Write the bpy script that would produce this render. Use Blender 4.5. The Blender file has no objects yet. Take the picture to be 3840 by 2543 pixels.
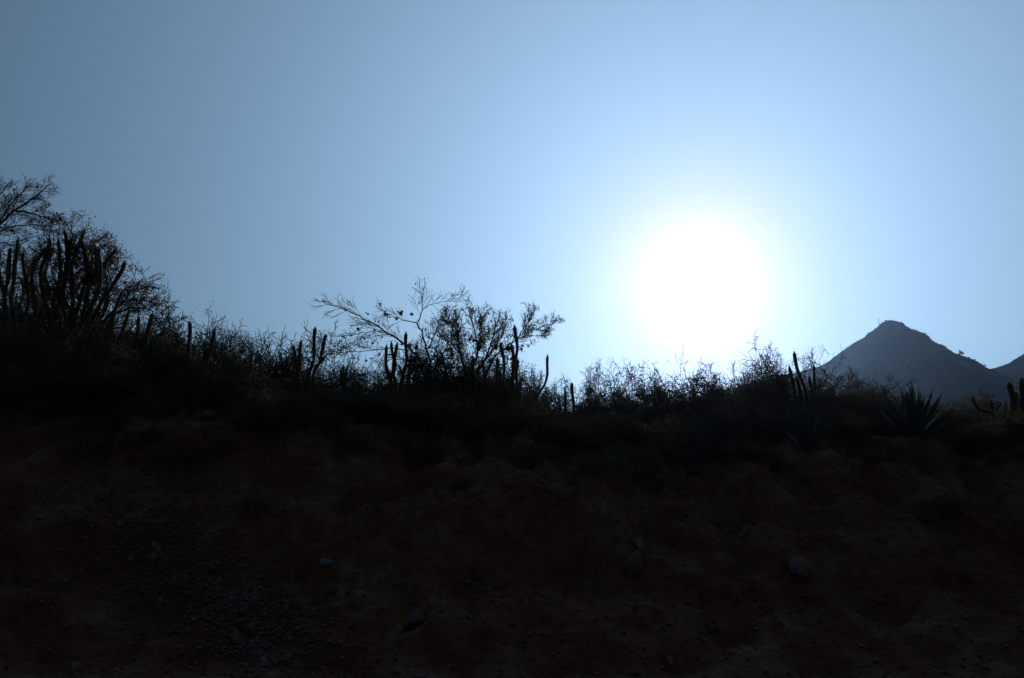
import bpy, math, random
import numpy as np
from mathutils import Vector, Matrix, Quaternion

D = bpy.data
S = bpy.context.scene
COL = S.collection
R = math.radians

# ------------------------------------------------------------------ camera
PITCH = R(10.0)
EYE = Vector((0.0, 0.0, 1.6))
cam = D.cameras.new('camera')
cam.lens = 30.0
cam.sensor_width = 36.0
cam.clip_start = 0.1
cam.clip_end = 8000.0
camo = D.objects.new('camera', cam)
COL.objects.link(camo)
camo.location = EYE
camo.rotation_euler = (math.pi / 2 + PITCH, 0, 0)
S.camera = camo


def ray(sx, sy):
    a = (sx - 1920.0) / 3200.0
    b = (1271.5 - sy) / 3200.0
    return Vector((a, math.cos(PITCH) - b * math.sin(PITCH), math.sin(PITCH) + b * math.cos(PITCH)))


def at(sx, sy, Y):
    d = ray(sx, sy)
    return EYE + d * (Y / d.y)


# ------------------------------------------------------------------ sky and sun
SUN = ray(2622, 1056).normalized()
sun_el = math.asin(SUN.z)
sun_az = math.atan2(SUN.x, SUN.y)

world = D.worlds.new('World')
S.world = world
world.use_nodes = True
wt = world.node_tree
wl = wt.links


def wn(kind, **kw):
    n = wt.nodes.new(kind)
    for k, v in kw.items():
        setattr(n, k, v)
    return n


sky = wn('ShaderNodeTexSky', sky_type='NISHITA', sun_disc=False)
sky.sun_elevation = sun_el
sky.sun_rotation = sun_az
sky.air_density = 2.0
sky.dust_density = 0.2
sky.ozone_density = 1.0
bg = wt.nodes['Background']
bg.inputs['Strength'].default_value = 0.1

# the sun's aureole: light scattered forward by the air round the sun's direction
# (Henyey-Greenstein lobes of the angle to the sun)
geo = wn('ShaderNodeTexCoord')
dot = wn('ShaderNodeVectorMath', operation='DOT_PRODUCT')
nrm = wn('ShaderNodeVectorMath', operation='NORMALIZE')
wl.new(geo.outputs['Generated'], nrm.inputs[0])
wl.new(nrm.outputs[0], dot.inputs[0])
dot.inputs[1].default_value = SUN


def lobe(g, colour):
    m = wn('ShaderNodeMath', operation='MULTIPLY_ADD')
    wl.new(dot.outputs['Value'], m.inputs[0])
    m.inputs[1].default_value = -2 * g
    m.inputs[2].default_value = 1 + g * g
    p = wn('ShaderNodeMath', operation='POWER')
    wl.new(m.outputs[0], p.inputs[0])
    p.inputs[1].default_value = -1.5
    q = wn('ShaderNodeVectorMath', operation='SCALE')
    q.inputs[0].default_value = colour
    k = wn('ShaderNodeMath', operation='MULTIPLY')
    wl.new(p.outputs[0], k.inputs[0])
    k.inputs[1].default_value = (1 - g * g) / (4 * math.pi)
    wl.new(k.outputs[0], q.inputs['Scale'])
    return q


tint = wn('ShaderNodeVectorMath', operation='MULTIPLY')
wl.new(sky.outputs[0], tint.inputs[0])
tint.inputs[1].default_value = (0.055, 0.135, 0.35)
l1 = lobe(0.58, (12.9, 20.6, 29.0))
l2 = lobe(0.92, (0.68, 0.12, 0.0))
a1 = wn('ShaderNodeVectorMath', operation='ADD')
a2 = wn('ShaderNodeVectorMath', operation='ADD')
wl.new(tint.outputs[0], a1.inputs[0])
wl.new(l1.outputs[0], a1.inputs[1])
wl.new(a1.outputs[0], a2.inputs[0])
wl.new(l2.outputs[0], a2.inputs[1])
wl.new(a2.outputs[0], bg.inputs['Color'])

sun = D.lights.new('sun', 'SUN')
sun.energy = 3.0
sun.angle = R(0.5)
sun.color = (1.0, 0.97, 0.92)
suno = D.objects.new('sun', sun)
COL.objects.link(suno)
suno.rotation_euler = SUN.to_track_quat('Z', 'Y').to_euler()
suno.location = (0, 0, 60)

S.view_settings.view_transform = 'Standard'
S.view_settings.look = 'None'
S.view_settings.gamma = 1.0
S.view_settings.exposure = -1.0
S.render.engine = 'CYCLES'
S.cycles.max_bounces = 6
S.cycles.transparent_max_bounces = 8
S.cycles.volume_bounces = 0
S.cycles.use_denoising = True

# ------------------------------------------------------------------ helpers


def smooth(t):
    t = np.clip(t, 0, 1)
    return t * t * (3 - 2 * t)


def _hash(ix, iy, seed):
    v = np.sin(ix * 127.1 + iy * 311.7 + seed * 74.7) * 43758.5453
    return v - np.floor(v)


def vnoise(x, y, seed=0):
    ix = np.floor(x)
    iy = np.floor(y)
    fx = smooth(x - ix)
    fy = smooth(y - iy)
    a = _hash(ix, iy, seed)
    b = _hash(ix + 1, iy, seed)
    c = _hash(ix, iy + 1, seed)
    d = _hash(ix + 1, iy + 1, seed)
    return (a + (b - a) * fx) * (1 - fy) + (c + (d - c) * fx) * fy - 0.5


def fbm(x, y, octv=5, seed=0, gain=0.5):
    s = 0
    a = 1.0
    for o in range(octv):
        s = s + a * vnoise(x, y, seed + o * 13)
        x = x * 2.03 + 3.1
        y = y * 2.03 + 1.7
        a *= gain
    return s


class MB:
    """collects vertices, quads and triangles and links them as one mesh object"""

    def __init__(self):
        self.v, self.q, self.t, self.n = [], [], [], 0

    def add(self, v, q=None, t=None):
        v = np.asarray(v, dtype=np.float64).reshape(-1, 3)
        if q is not None and len(q):
            self.q.append(np.asarray(q, dtype=np.int64).reshape(-1, 4) + self.n)
        if t is not None and len(t):
            self.t.append(np.asarray(t, dtype=np.int64).reshape(-1, 3) + self.n)
        self.v.append(v)
        self.n += len(v)

    def mesh(self, name, mat, smooth_shade=True):
        me = D.meshes.new(name)
        v = np.concatenate(self.v) if self.v else np.zeros((0, 3))
        q = np.concatenate(self.q) if self.q else np.zeros((0, 4), dtype=np.int64)
        t = np.concatenate(self.t) if self.t else np.zeros((0, 3), dtype=np.int64)
        me.vertices.add(len(v))
        me.vertices.foreach_set('co', v.astype(np.float32).ravel())
        nl = len(q) * 4 + len(t) * 3
        me.loops.add(nl)
        me.loops.foreach_set('vertex_index', np.concatenate([q.ravel(), t.ravel()]).astype(np.int32))
        me.polygons.add(len(q) + len(t))
        st = np.concatenate([np.arange(len(q)) * 4, len(q) * 4 + np.arange(len(t)) * 3]).astype(np.int32)
        me.polygons.foreach_set('loop_start', st)
        me.polygons.foreach_set('use_smooth', np.full(len(q) + len(t), smooth_shade))
        me.update(calc_edges=True)
        me.validate()
        me.materials.append(mat)
        return me

    def build(self, name, mat, parent=None, smooth_shade=True):
        return link(name, self.mesh(name, mat, smooth_shade), parent)


def link(name, data, parent=None):
    o = D.objects.new(name, data)
    COL.objects.link(o)
    if parent is not None:
        o.parent = parent
    return o


def tag(o, label=None, cat=None, group=None, kind=None):
    if label:
        o['label'] = label
    if cat:
        o['category'] = cat
    if group:
        o['group'] = group
    if kind:
        o['kind'] = kind
    return o


def thing(name, label, cat, loc=(0, 0, 0), rz=0.0, group=None):
    o = link(name, None)
    o.empty_display_size = 0.2
    o.location = loc
    o.rotation_euler = (0, 0, rz)
    return tag(o, label, cat, group)


def tube(mb, pts, rad, k=5, cap=True, ribs=False):
    pts = np.asarray(pts, dtype=float)
    rad = np.asarray(rad, dtype=float)
    n = len(pts)
    tg = np.gradient(pts, axis=0)
    tg /= np.linalg.norm(tg, axis=1)[:, None] + 1e-12
    ref = np.array([0.13, 0.97, 0.21]) if abs(tg[:, 1]).mean() < 0.8 else np.array([0.97, 0.1, 0.2])
    u = np.cross(tg, ref)
    u /= np.linalg.norm(u, axis=1)[:, None] + 1e-12
    w = np.cross(tg, u)
    a = np.arange(k) * 2 * math.pi / k
    rr = rad[:, None] * (np.where(np.arange(k) % 2 == 0, 1.0, 0.80)[None, :] if ribs else np.ones((1, k)))
    v = pts[:, None, :] + rr[..., None] * (np.cos(a)[None, :, None] * u[:, None, :] + np.sin(a)[None, :, None] * w[:, None, :])
    i = np.arange(n - 1)[:, None] * k
    j = np.arange(k)[None, :]
    j2 = (j + 1) % k
    q = np.stack([i + j, i + j2, i + k + j2, i + k + j], -1).reshape(-1, 4)
    vv = v.reshape(-1, 3)
    t = None
    if cap:
        vv = np.concatenate([vv, pts[-1:] + tg[-1:] * rad[-1] * 0.6])
        b = (n - 1) * k
        t = np.stack([b + np.arange(k), b + (np.arange(k) + 1) % k, np.full(k, n * k)], -1)
    mb.add(vv, q, t)
    return v


def leaf_quads(mb, cen, size, rng, aspect=0.5):
    """small rhombic leaves, each two triangles folded along the midrib"""
    cen = np.asarray(cen, dtype=float).reshape(-1, 3)
    n = len(cen)
    if n == 0:
        return
    a = rng.normal(size=(n, 3))
    a /= np.linalg.norm(a, axis=1)[:, None]
    b = np.cross(a, rng.normal(size=(n, 3)))
    b /= np.linalg.norm(b, axis=1)[:, None]
    c = np.cross(a, b)
    s = (size * rng.uniform(0.6, 1.4, n))[:, None]
    v = np.stack([cen, cen + s * (0.5 * a + aspect * 0.5 * b + 0.08 * c), cen + s * a, cen + s * (0.5 * a - aspect * 0.5 * b + 0.08 * c)], 1)
    base = np.arange(n)[:, None] * 4
    t = np.concatenate([base + np.array([0, 1, 2]), base + np.array([0, 2, 3])])
    mb.add(v.reshape(-1, 3), None, t)


def unit(v):
    return v / (np.linalg.norm(v) + 1e-12)


def side_dir(d, ang, rng):
    p = np.cross(d, rng.normal(size=3))
    p = unit(p)
    return unit(d * math.cos(ang) + p * math.sin(ang))


class Plant:
    """grows a branching skeleton: thick wood, thin twigs, leaf points"""

    def __init__(self, seed, seg=0.12, jit=0.22, trop=0.05, rmin=0.0035, maxlvl=3, kids=(5, 5, 4, 3),
                 ratio=(0.45, 0.65), ang=(30, 65), split=0.012, per_m=9):
        self.per_m = per_m
        self.rng = np.random.default_rng(seed)
        self.seg, self.jit, self.trop, self.rmin = seg, jit, trop, rmin
        self.maxlvl, self.kids, self.ratio, self.ang, self.split = maxlvl, kids, ratio, ang, split
        self.wood, self.twig = MB(), MB()
        self.tips, self.mid = [], []

    def path(self, p, d, L):
        n = max(2, int(L / self.seg) + 1)
        pts = [np.array(p, dtype=float)]
        d = np.array(d, dtype=float)
        for _ in range(n):
            d = unit(d + self.rng.normal(size=3) * self.jit + np.array([0, 0, self.trop]))
            pts.append(pts[-1] + d * (L / n))
        return np.array(pts)

    def put(self, pts, r0, r1):
        n = len(pts)
        r = np.maximum(np.linspace(r0, r1, n), self.rmin)
        if r0 > self.split:
            tube(self.wood, pts, r, 7 if r0 > 0.03 else 5)
        else:
            tube(self.twig, pts, r, 3)

    def grow(self, p, d, L, r, lvl=0):
        pts = self.path(p, d, L)
        self.put(pts, r, r * 0.45)
        self.sprout(pts, L, r, lvl, 0.25)

    def sprout(self, pts, L, r, lvl, t0=0.25, m=None):
        rng = self.rng
        n = len(pts)
        if lvl >= self.maxlvl:
            self.tips.append(pts[-1])
            self.mid.extend(pts[1:])
            return
        if m is None:
            m = self.kids[min(lvl, len(self.kids) - 1)]
            m = max(1, int(round(m * rng.uniform(0.7, 1.3))))
        for i in range(m):
            t = t0 + (1 - t0) * (i + rng.uniform(0.1, 1)) / m
            f = min(t, 0.999) * (n - 1)
            a = int(f)
            q = pts[a] + (pts[min(a + 1, n - 1)] - pts[a]) * (f - a)
            d = unit(pts[min(a + 1, n - 1)] - pts[a])
            nd = side_dir(d, R(rng.uniform(*self.ang)), rng)
            self.grow(q, nd, L * rng.uniform(*self.ratio) * (1.15 - 0.4 * t), max(r * (1 - 0.5 * t) * 0.62, self.rmin), lvl + 1)

    def limb(self, pts, r0, r1, L, lvl=1, t0=0.3):
        """a limb along given points, then procedural side growth"""
        pts = np.asarray([list(q) for q in pts], dtype=float)
        # resample along the polyline
        seg = np.linalg.norm(np.diff(pts, axis=0), axis=1)
        s = np.concatenate([[0], np.cumsum(seg)])
        m = max(4, int(s[-1] / self.seg))
        ss = np.linspace(0, s[-1], m)
        out = np.stack([np.interp(ss, s, pts[:, c]) for c in range(3)], 1)
        for _ in range(2):
            out[1:-1] = 0.25 * out[:-2] + 0.5 * out[1:-1] + 0.25 * out[2:]
        out[1:-1] += self.rng.normal(size=(m - 2, 3)) * self.seg * 0.10
        self.put(out, r0, r1)
        if L > 0:
            self.sprout(out, L, r1 * 1.2, lvl, t0, max(2, int(s[-1] * self.per_m)))
        return out


# ------------------------------------------------------------------ materials


def mat(name):
    m = D.materials.new(name)
    m.use_nodes = True
    nt = m.node_tree
    b = nt.nodes['Principled BSDF']
    return m, nt, b


def noise_mat(name, stops, scale=6.0, rough=0.9, bump=0.3, bscale=40.0, detail=6.0, transl=0.0, coord='Object', spec=0.3, rnd=False):
    m, nt, b = mat(name)
    tc = nt.nodes.new('ShaderNodeTexCoord')
    nz = nt.nodes.new('ShaderNodeTexNoise')
    nz.inputs['Scale'].default_value = scale
    nz.inputs['Detail'].default_value = detail
    nz.inputs['Roughness'].default_value = 0.62
    nt.links.new(tc.outputs[coord], nz.inputs['Vector'])
    cr = nt.nodes.new('ShaderNodeValToRGB')
    cr.color_ramp.elements[0].position = stops[0][0]
    cr.color_ramp.elements[0].color = (*stops[0][1], 1)
    cr.color_ramp.elements[1].position = stops[-1][0]
    cr.color_ramp.elements[1].color = (*stops[-1][1], 1)
    for p, c in stops[1:-1]:
        e = cr.color_ramp.elements.new(p)
        e.color = (*c, 1)
    fac = nz.outputs['Fac']
    if rnd:
        oi = nt.nodes.new('ShaderNodeObjectInfo')
        ad = nt.nodes.new('ShaderNodeMath')
        ad.operation = 'MULTIPLY_ADD'
        nt.links.new(oi.outputs['Random'], ad.inputs[0])
        ad.inputs[1].default_value = 0.3
        sb = nt.nodes.new('ShaderNodeMath')
        sb.operation = 'SUBTRACT'
        nt.links.new(nz.outputs['Fac'], sb.inputs[0])
        sb.inputs[1].default_value = 0.15
        nt.links.new(sb.outputs[0], ad.inputs[2])
        fac = ad.outputs[0]
    nt.links.new(fac, cr.inputs['Fac'])
    nt.links.new(cr.outputs['Color'], b.inputs['Base Color'])
    b.inputs['Roughness'].default_value = rough
    b.inputs['Specular IOR Level'].default_value = spec
    if bump > 0:
        n2 = nt.nodes.new('ShaderNodeTexNoise')
        n2.inputs['Scale'].default_value = bscale
        n2.inputs['Detail'].default_value = 8.0
        nt.links.new(tc.outputs[coord], n2.inputs['Vector'])
        bp = nt.nodes.new('ShaderNodeBump')
        bp.inputs['Strength'].default_value = bump
        bp.inputs['Distance'].default_value = 0.05
        nt.links.new(n2.outputs['Fac'], bp.inputs['Height'])
        nt.links.new(bp.outputs['Normal'], b.inputs['Normal'])
    if transl > 0:
        out = nt.nodes['Material Output']
        tr = nt.nodes.new('ShaderNodeBsdfTranslucent')
        nt.links.new(cr.outputs['Color'], tr.inputs['Color'])
        mx = nt.nodes.new('ShaderNodeMixShader')
        mx.inputs[0].default_value = transl
        nt.links.new(b.outputs[0], mx.inputs[1])
        nt.links.new(tr.outputs[0], mx.inputs[2])
        nt.links.new(mx.outputs[0], out.inputs['Surface'])
    return m


M = {}
M['soil'] = noise_mat('dry_soil', [(0.28, (0.065, 0.022, 0.010)), (0.42, (0.120, 0.049, 0.022)), (0.56, (0.142, 0.073, 0.038)), (0.72, (0.20, 0.142, 0.095))],
                      scale=1.6, bump=1.0, bscale=14.0, detail=12.0, rough=0.95, spec=0.1)
M['asphalt'] = noise_mat('asphalt', [(0.35, (0.04, 0.04, 0.042)), (0.65, (0.065, 0.064, 0.062))], scale=60, bump=0.4, bscale=200, rough=0.9)
M['line'] = noise_mat('road_paint', [(0.4, (0.72, 0.71, 0.68)), (0.7, (0.8, 0.79, 0.76))], scale=20, bump=0.1)
M['stone'] = noise_mat('pale_stone', [(0.3, (0.11, 0.085, 0.064)), (0.5, (0.17, 0.138, 0.108)), (0.7, (0.26, 0.22, 0.178))], scale=7, bump=0.6, bscale=30, rough=0.9, rnd=True)
M['brownstone'] = noise_mat('brown_stone', [(0.3, (0.07, 0.05, 0.04)), (0.5, (0.13, 0.10, 0.08)), (0.7, (0.2, 0.165, 0.135))], scale=7, bump=0.6, bscale=30, rough=0.9, rnd=True)
M['bark'] = noise_mat('grey_bark', [(0.35, (0.045, 0.036, 0.030)), (0.65, (0.12, 0.10, 0.085))], scale=14, bump=0.5, bscale=60, rough=0.9, spec=0.2)
M['twig'] = noise_mat('dry_twig', [(0.35, (0.05, 0.038, 0.030)), (0.65, (0.13, 0.10, 0.075))], scale=5, bump=0, rough=0.85, spec=0.2)
M['leaf_dry'] = noise_mat('dry_leaf', [(0.3, (0.08, 0.048, 0.022)), (0.5, (0.14, 0.085, 0.034)), (0.7, (0.18, 0.12, 0.055))], scale=3, bump=0, transl=0.5, rough=0.8)
M['leaf_green'] = noise_mat('olive_leaf', [(0.3, (0.035, 0.05, 0.018)), (0.5, (0.06, 0.08, 0.025)), (0.7, (0.09, 0.10, 0.035))], scale=3, bump=0, transl=0.45, rough=0.7)
M['cactus'] = noise_mat('cactus_skin', [(0.3, (0.030, 0.048, 0.026)), (0.55, (0.050, 0.072, 0.038)), (0.75, (0.085, 0.085, 0.055))], scale=5, bump=0.3, bscale=40, rough=0.7)
M['spine'] = noise_mat('cactus_spine', [(0.3, (0.25, 0.22, 0.17)), (0.7, (0.42, 0.38, 0.30))], scale=9, bump=0, rough=0.6, transl=0.3)
M['moss'] = noise_mat('ball_moss', [(0.3, (0.05, 0.045, 0.038)), (0.7, (0.10, 0.09, 0.075))], scale=9, bump=0, rough=0.95)
M['agave'] = noise_mat('agave_leaf', [(0.3, (0.045, 0.065, 0.046)), (0.55, (0.065, 0.088, 0.064)), (0.75, (0.10, 0.115, 0.082))], scale=4, bump=0.15, bscale=30, rough=0.6, transl=0.08)
M['grass'] = noise_mat('dry_grass', [(0.3, (0.11, 0.085, 0.045)), (0.7, (0.22, 0.175, 0.095))], scale=2, bump=0, transl=0.35, rough=0.8)
M['weed'] = noise_mat('yellow_weed', [(0.3, (0.07, 0.075, 0.018)), (0.7, (0.17, 0.15, 0.03))], scale=3, bump=0, transl=0.4, rough=0.8)
M['hill'] = noise_mat('scrub_hillside', [(0.32, (0.018, 0.026, 0.018)), (0.5, (0.030, 0.038, 0.026)), (0.68, (0.05, 0.048, 0.034))], scale=0.02, bump=1.0, bscale=0.25, detail=10, rough=0.95, spec=0.1)
M['scrub'] = noise_mat('hillside_scrub', [(0.35, (0.030, 0.040, 0.022)), (0.65, (0.065, 0.070, 0.035))], scale=0.1, bump=0, rough=0.95, transl=0.15)
M['metal'] = noise_mat('galvanised_metal', [(0.4, (0.25, 0.25, 0.25)), (0.6, (0.35, 0.35, 0.35))], scale=2, bump=0, rough=0.5)

# ------------------------------------------------------------------ terrain
LIPY = 12.3
lip_px = [(-900, 1500), (0, 1515), (500, 1520), (900, 1550), (1500, 1610), (2200, 1680), (2900, 1705), (3400, 1650), (3840, 1650), (4700, 1640)]
lip = [at(a, b, LIPY) for a, b in lip_px]
LX = np.array([p.x for p in lip])
LH = np.array([p.z for p in lip])


def gz(x, y, rough=True):
    x = np.asarray(x, dtype=float)
    y = np.asarray(y, dtype=float)
    H = np.interp(x, LX, LH)
    yt = 8.0 + 0.9 * fbm(x * 0.35, x * 0 + 3.3, 3, 5)
    yl = LIPY + 1.1 * fbm(x * 0.45, x * 0 + 7.7, 4, 9)
    t = (y - yt) / (yl - yt)
    tc = np.clip(t, 0, 1)
    # gullies and ledges on the cut face
    led = tc + 0.045 * np.sin(tc * 15 + 3 * fbm(x * 0.4, y * 0.3, 2, 21)) * np.sin(tc * math.pi)
    z = H * (0.35 * smooth(led) + 0.65 * led)
    back = np.maximum(y - yl, 0)
    z = z + 0.055 * np.minimum(back, 18) + np.clip((-x - 2) / 8, 0, 1.5) * 0.05 * np.minimum(back, 18)
    z = z - 0.13 * np.clip(y - 31, 0, 150)
    # opposite bank behind the camera: unseen, added to block sky light from the face
    ob = np.clip((-5.5 - y) / 6.0, 0, 1)
    z = z + 6.5 * smooth(ob) + 0.1 * np.clip(-11.5 - y, 0, 60)
    if rough:
        m = smooth((y - yt + 0.6) / 1.2)
        face = m * (1 - smooth((y - yl) / 1.5))
        z = z + m * 0.10 * fbm(x * 1.1, y * 1.1, 6, 31) * 1.4
        rg = 1 - 2 * np.abs(fbm(x * 0.9 + 0.35 * y, y * 0.55 - 0.3 * x, 4, 41))
        z = z + face * 0.20 * (rg - 0.6) + face * 0.13 * fbm(x * 3.1, y * 2.6, 4, 51)
        # broken layers dipping across the face, crisp clods
        u_ = (z * 0.9 + x * 0.32 + 0.5 * fbm(x * 0.8, y * 0.8, 3, 81)) * 3.2
        st_ = u_ - np.floor(u_)
        z = z + face * 0.085 * (smooth(st_ * 2.2) - st_) * (0.5 + fbm(x * 0.7, y * 0.9, 2, 83))
        cl = np.abs(vnoise(x * 6.3, y * 5.7, 85)) + 0.6 * np.abs(vnoise(x * 12.7, y * 11.9, 87))
        z = z + face * 0.10 * (cl - 0.3)
        z = z - face * 0.22 * smooth(1 - np.abs(fbm(x * 0.55 + 2.0, y * 0.12, 2, 61)) * 9)
        z = z + 0.012 * fbm(x * 3, y * 3, 3, 71)
    return z


def ground_point(x, y):
    return Vector((x, y, float(gz(x, y))))


def geom(a, b, n):
    return list(np.sign(a) * np.geomspace(abs(a), abs(b), n))


xs = np.array(geom(-1900, -16, 26)[:-1] + list(np.concatenate([np.arange(-16, -9, 0.12), np.arange(-9, 9, 0.045), np.arange(9, 16.01, 0.12)])) + geom(16, 1900, 26)[1:])
ys = np.array(geom(-1900, -16, 22)[:-1] + list(np.arange(-16, 7.2, 0.5)) + list(np.arange(7.2, 13.3, 0.042)) + list(np.arange(13.3, 30, 0.2)) + geom(30, 1900, 34))
X, Yg = np.meshgrid(xs, ys)
Zg = gz(X, Yg)
mb = MB()
nx, ny = len(xs), len(ys)
I = (np.arange(ny - 1)[:, None] * nx + np.arange(nx - 1)[None, :]).reshape(-1)
mb.add(np.stack([X, Yg, Zg], -1), np.stack([I, I + 1, I + nx + 1, I + nx], -1))
ground = tag(mb.build('ground', M['soil']), 'dark stony earth bank of the road cut and the scrubland above it', None, kind='structure')

# the road the photograph is taken from
mb = MB()
for i in range(60):
    x0, x1 = -150 + i * 5, -145 + i * 5
    mb.add([(x0, -4.6, 0.05), (x1, -4.6, 0.05), (x1, 5.9, 0.05), (x0, 5.9, 0.05)], [(0, 1, 2, 3)])
tag(mb.build('road', M['asphalt']), 'asphalt road at the foot of the earth bank', None, kind='structure')
mb = MB()
for yy in (5.45, -4.2):
    mb.add([(-150, yy, 0.054), (150, yy, 0.054), (150, yy + 0.12, 0.054), (-150, yy + 0.12, 0.054)], [(0, 1, 2, 3)])
tag(mb.build('road_marking', M['line']), 'white painted edge lines along the asphalt road', None, kind='structure')

# ------------------------------------------------------------------ mountains


def mountain(name, prof, Y0, slope, seed, label):
    pts = [at(a, b, Y0) for a, b in prof]
    px = np.array([p.x for p in pts])
    pz = np.array([p.z for p in pts])
    mx = np.linspace(px[0], px[-1], 900)
    dy = np.concatenate([-np.geomspace(520, 1.5, 100), [0], np.geomspace(2.5, 420, 24)])
    XX, DD = np.meshgrid(mx, dy)
    ad = np.abs(DD)
    # spurs: the ridge profile is sampled sideways-shifted further down the slope
    sh = XX + fbm(XX * 0.006, DD * 0.006, 3, seed) * ad * 0.5
    zr = np.interp(sh, px, pz)
    k = np.clip(ad / 60, 0, 1)
    zz = zr * (1 - 0.0 * k) - slope * ad
    zz = zz + k * 34 * (0.35 - np.abs(fbm(XX * 0.016, DD * 0.007, 5, seed + 3))) - k * 12
    zz = zz + 1.1 * fbm(XX * 0.12, DD * 0.12, 4, seed + 7)
    YY = Y0 + DD
    # spurs on the near side stay lower than the ridge
    lim = EYE.z + (np.interp(XX * Y0 / YY, px, pz) - EYE.z) * YY / Y0 - 0.04 * ad
    zz = np.where(DD < 0, np.minimum(zz, lim), zz)
    zz = np.maximum(zz, -24 + 0 * zz)
    m = MB()
    n1, n2 = len(mx), len(dy)
    J = (np.arange(n2 - 1)[:, None] * n1 + np.arange(n1 - 1)[None, :]).reshape(-1)
    m.add(np.stack([XX, YY, zz], -1), np.stack([J, J + 1, J + n1 + 1, J + n1], -1))
    o = tag(m.build(name, M['hill']), label, None, kind='structure')

    def surf(x, d):
        i = np.clip(np.searchsorted(mx, x), 1, n1 - 1)
        j = np.clip(np.searchsorted(dy, d), 1, n2 - 1)
        return zz[j, i]
    return o, surf, px, pz, mx


prof1 = [(1900, 1800), (2300, 1640), (2600, 1500), (2820, 1432), (2896, 1407), (2970, 1400), (3014, 1388), (3067, 1376), (3102, 1358), (3132, 1336), (3163, 1312), (3190, 1294), (3236, 1270),
         (3255, 1251), (3285, 1232), (3305, 1213), (3320, 1203), (3343, 1199), (3366, 1204), (3387, 1210), (3394, 1220), (3412, 1231), (3438, 1239), (3467, 1250),
         (3482, 1260), (3492, 1274), (3515, 1287), (3540, 1295), (3553, 1308), (3580, 1324), (3618, 1337), (3645, 1347), (3672, 1360), (3703, 1381), (3800, 1425), (4000, 1500), (4500, 1660), (5000, 1800)]
prof2 = [(3300, 1640), (3500, 1470), (3640, 1400), (3703, 1384), (3737, 1379), (3768, 1368), (3790, 1358), (3813, 1343), (3840, 1326), (3930, 1275), (4050, 1215), (4180, 1190), (4400, 1270), (4700, 1400), (5200, 1600), (5800, 1800)]
mt1, surf1, px1, pz1, mx1 = mountain('mountain', prof1, 900.0, 0.36, 101, 'pointed scrubby mountain with a rounded summit fading into haze')
mt2, surf2, px2, pz2, mx2 = mountain('mountain', prof2, 1180.0, 0.32, 202, 'farther hazy ridge rising beside the pointed mountain')

ICO_V = None


def ico_blob():
    t = (1 + 5 ** 0.5) / 2
    v = np.array([(-1, t, 0), (1, t, 0), (-1, -t, 0), (1, -t, 0), (0, -1, t), (0, 1, t), (0, -1, -t), (0, 1, -t), (t, 0, -1), (t, 0, 1), (-t, 0, -1), (-t, 0, 1)], dtype=float)
    v /= np.linalg.norm(v[0])
    f = np.array([(0, 11, 5), (0, 5, 1), (0, 1, 7), (0, 7, 10), (0, 10, 11), (1, 5, 9), (5, 11, 4), (11, 10, 2), (10, 7, 6), (7, 1, 8), (3, 9, 4), (3, 4, 2), (3, 2, 6), (3, 6, 8), (3, 8, 9), (4, 9, 5), (2, 4, 11), (6, 2, 10), (8, 6, 7), (9, 8, 1)])
    return v, f


IV, IF = ico_blob()


def sub_ico(v, f):
    verts = [tuple(q) for q in v]
    cache = {}

    def mid(a, b):
        k = (min(a, b), max(a, b))
        if k not in cache:
            m_ = (np.array(verts[a]) + np.array(verts[b])) / 2
            verts.append(tuple(m_ / np.linalg.norm(m_)))
            cache[k] = len(verts) - 1
        return cache[k]
    out = []
    for a, b, c in f:
        x, y, z = mid(a, b), mid(b, c), mid(c, a)
        out += [(a, x, z), (b, y, x), (c, z, y), (x, y, z)]
    return np.array(verts), np.array(out)


IV2, IF2 = sub_ico(IV, IF)

rng = np.random.default_rng(4)


def scrub_on(surf, mx, n, Y0, parent, dmax=260, seed=1):
    r = np.random.default_rng(seed)
    m = MB()
    for i in range(n):
        x = r.uniform(mx[0] + 40, mx[-1] - 40)
        d = -2 - abs(r.exponential(dmax * 0.4)) if i % 6 else r.normal() * 3
        z = surf(x, d)
        if z < -10:
            continue
        s = r.uniform(0.35, 1.2) * (1.2 if r.random() < 0.04 else 0.65)
        v = IV * (s * r.uniform(0.7, 1.3, (12, 1))) * np.array([r.uniform(0.8, 1.3), 1, r.uniform(0.6, 1.1)])
        m.add(v + np.array([x, Y0 + d, z + s * 0.25]), None, IF)
    return tag(m.build('scrub', M['scrub'], parent, False), kind='stuff')


scrub_on(surf1, mx1, 6500, 900.0, mt1, 300, 11)
scrub_on(surf2, mx2, 3500, 1180.0, mt2, 260, 12)


def far_tree(sx, sy, h, seed, label):
    b = at(sx, sy, 899.0)
    x = b.x
    z = float(surf1(x, -1.0))
    t = thing('hillside_tree', label, 'tree', (x, 899.0, z - 0.9))
    p = Plant(seed, seg=h * 0.08, jit=0.25, rmin=0.05, maxlvl=2, kids=(5, 4), ang=(30, 60), split=0.12)
    p.grow((0, 0, 0), (0.05, 0, 1), h * 0.6, h * 0.035)
    p.wood.build('trunk', M['bark'], t)
    if p.twig.n:
        tag(p.twig.build('twigs', M['twig'], t), kind='stuff')
    m = MB()
    r = np.random.default_rng(seed)
    pts = np.array(p.tips + p.mid[::2])
    cen = np.repeat(pts, 14, axis=0) + r.normal(size=(len(pts) * 14, 3)) * h * 0.05
    leaf_quads(m, cen, h * 0.07, r, 0.7)
    tag(m.build('crown', M['scrub'], t), kind='stuff')


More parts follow.
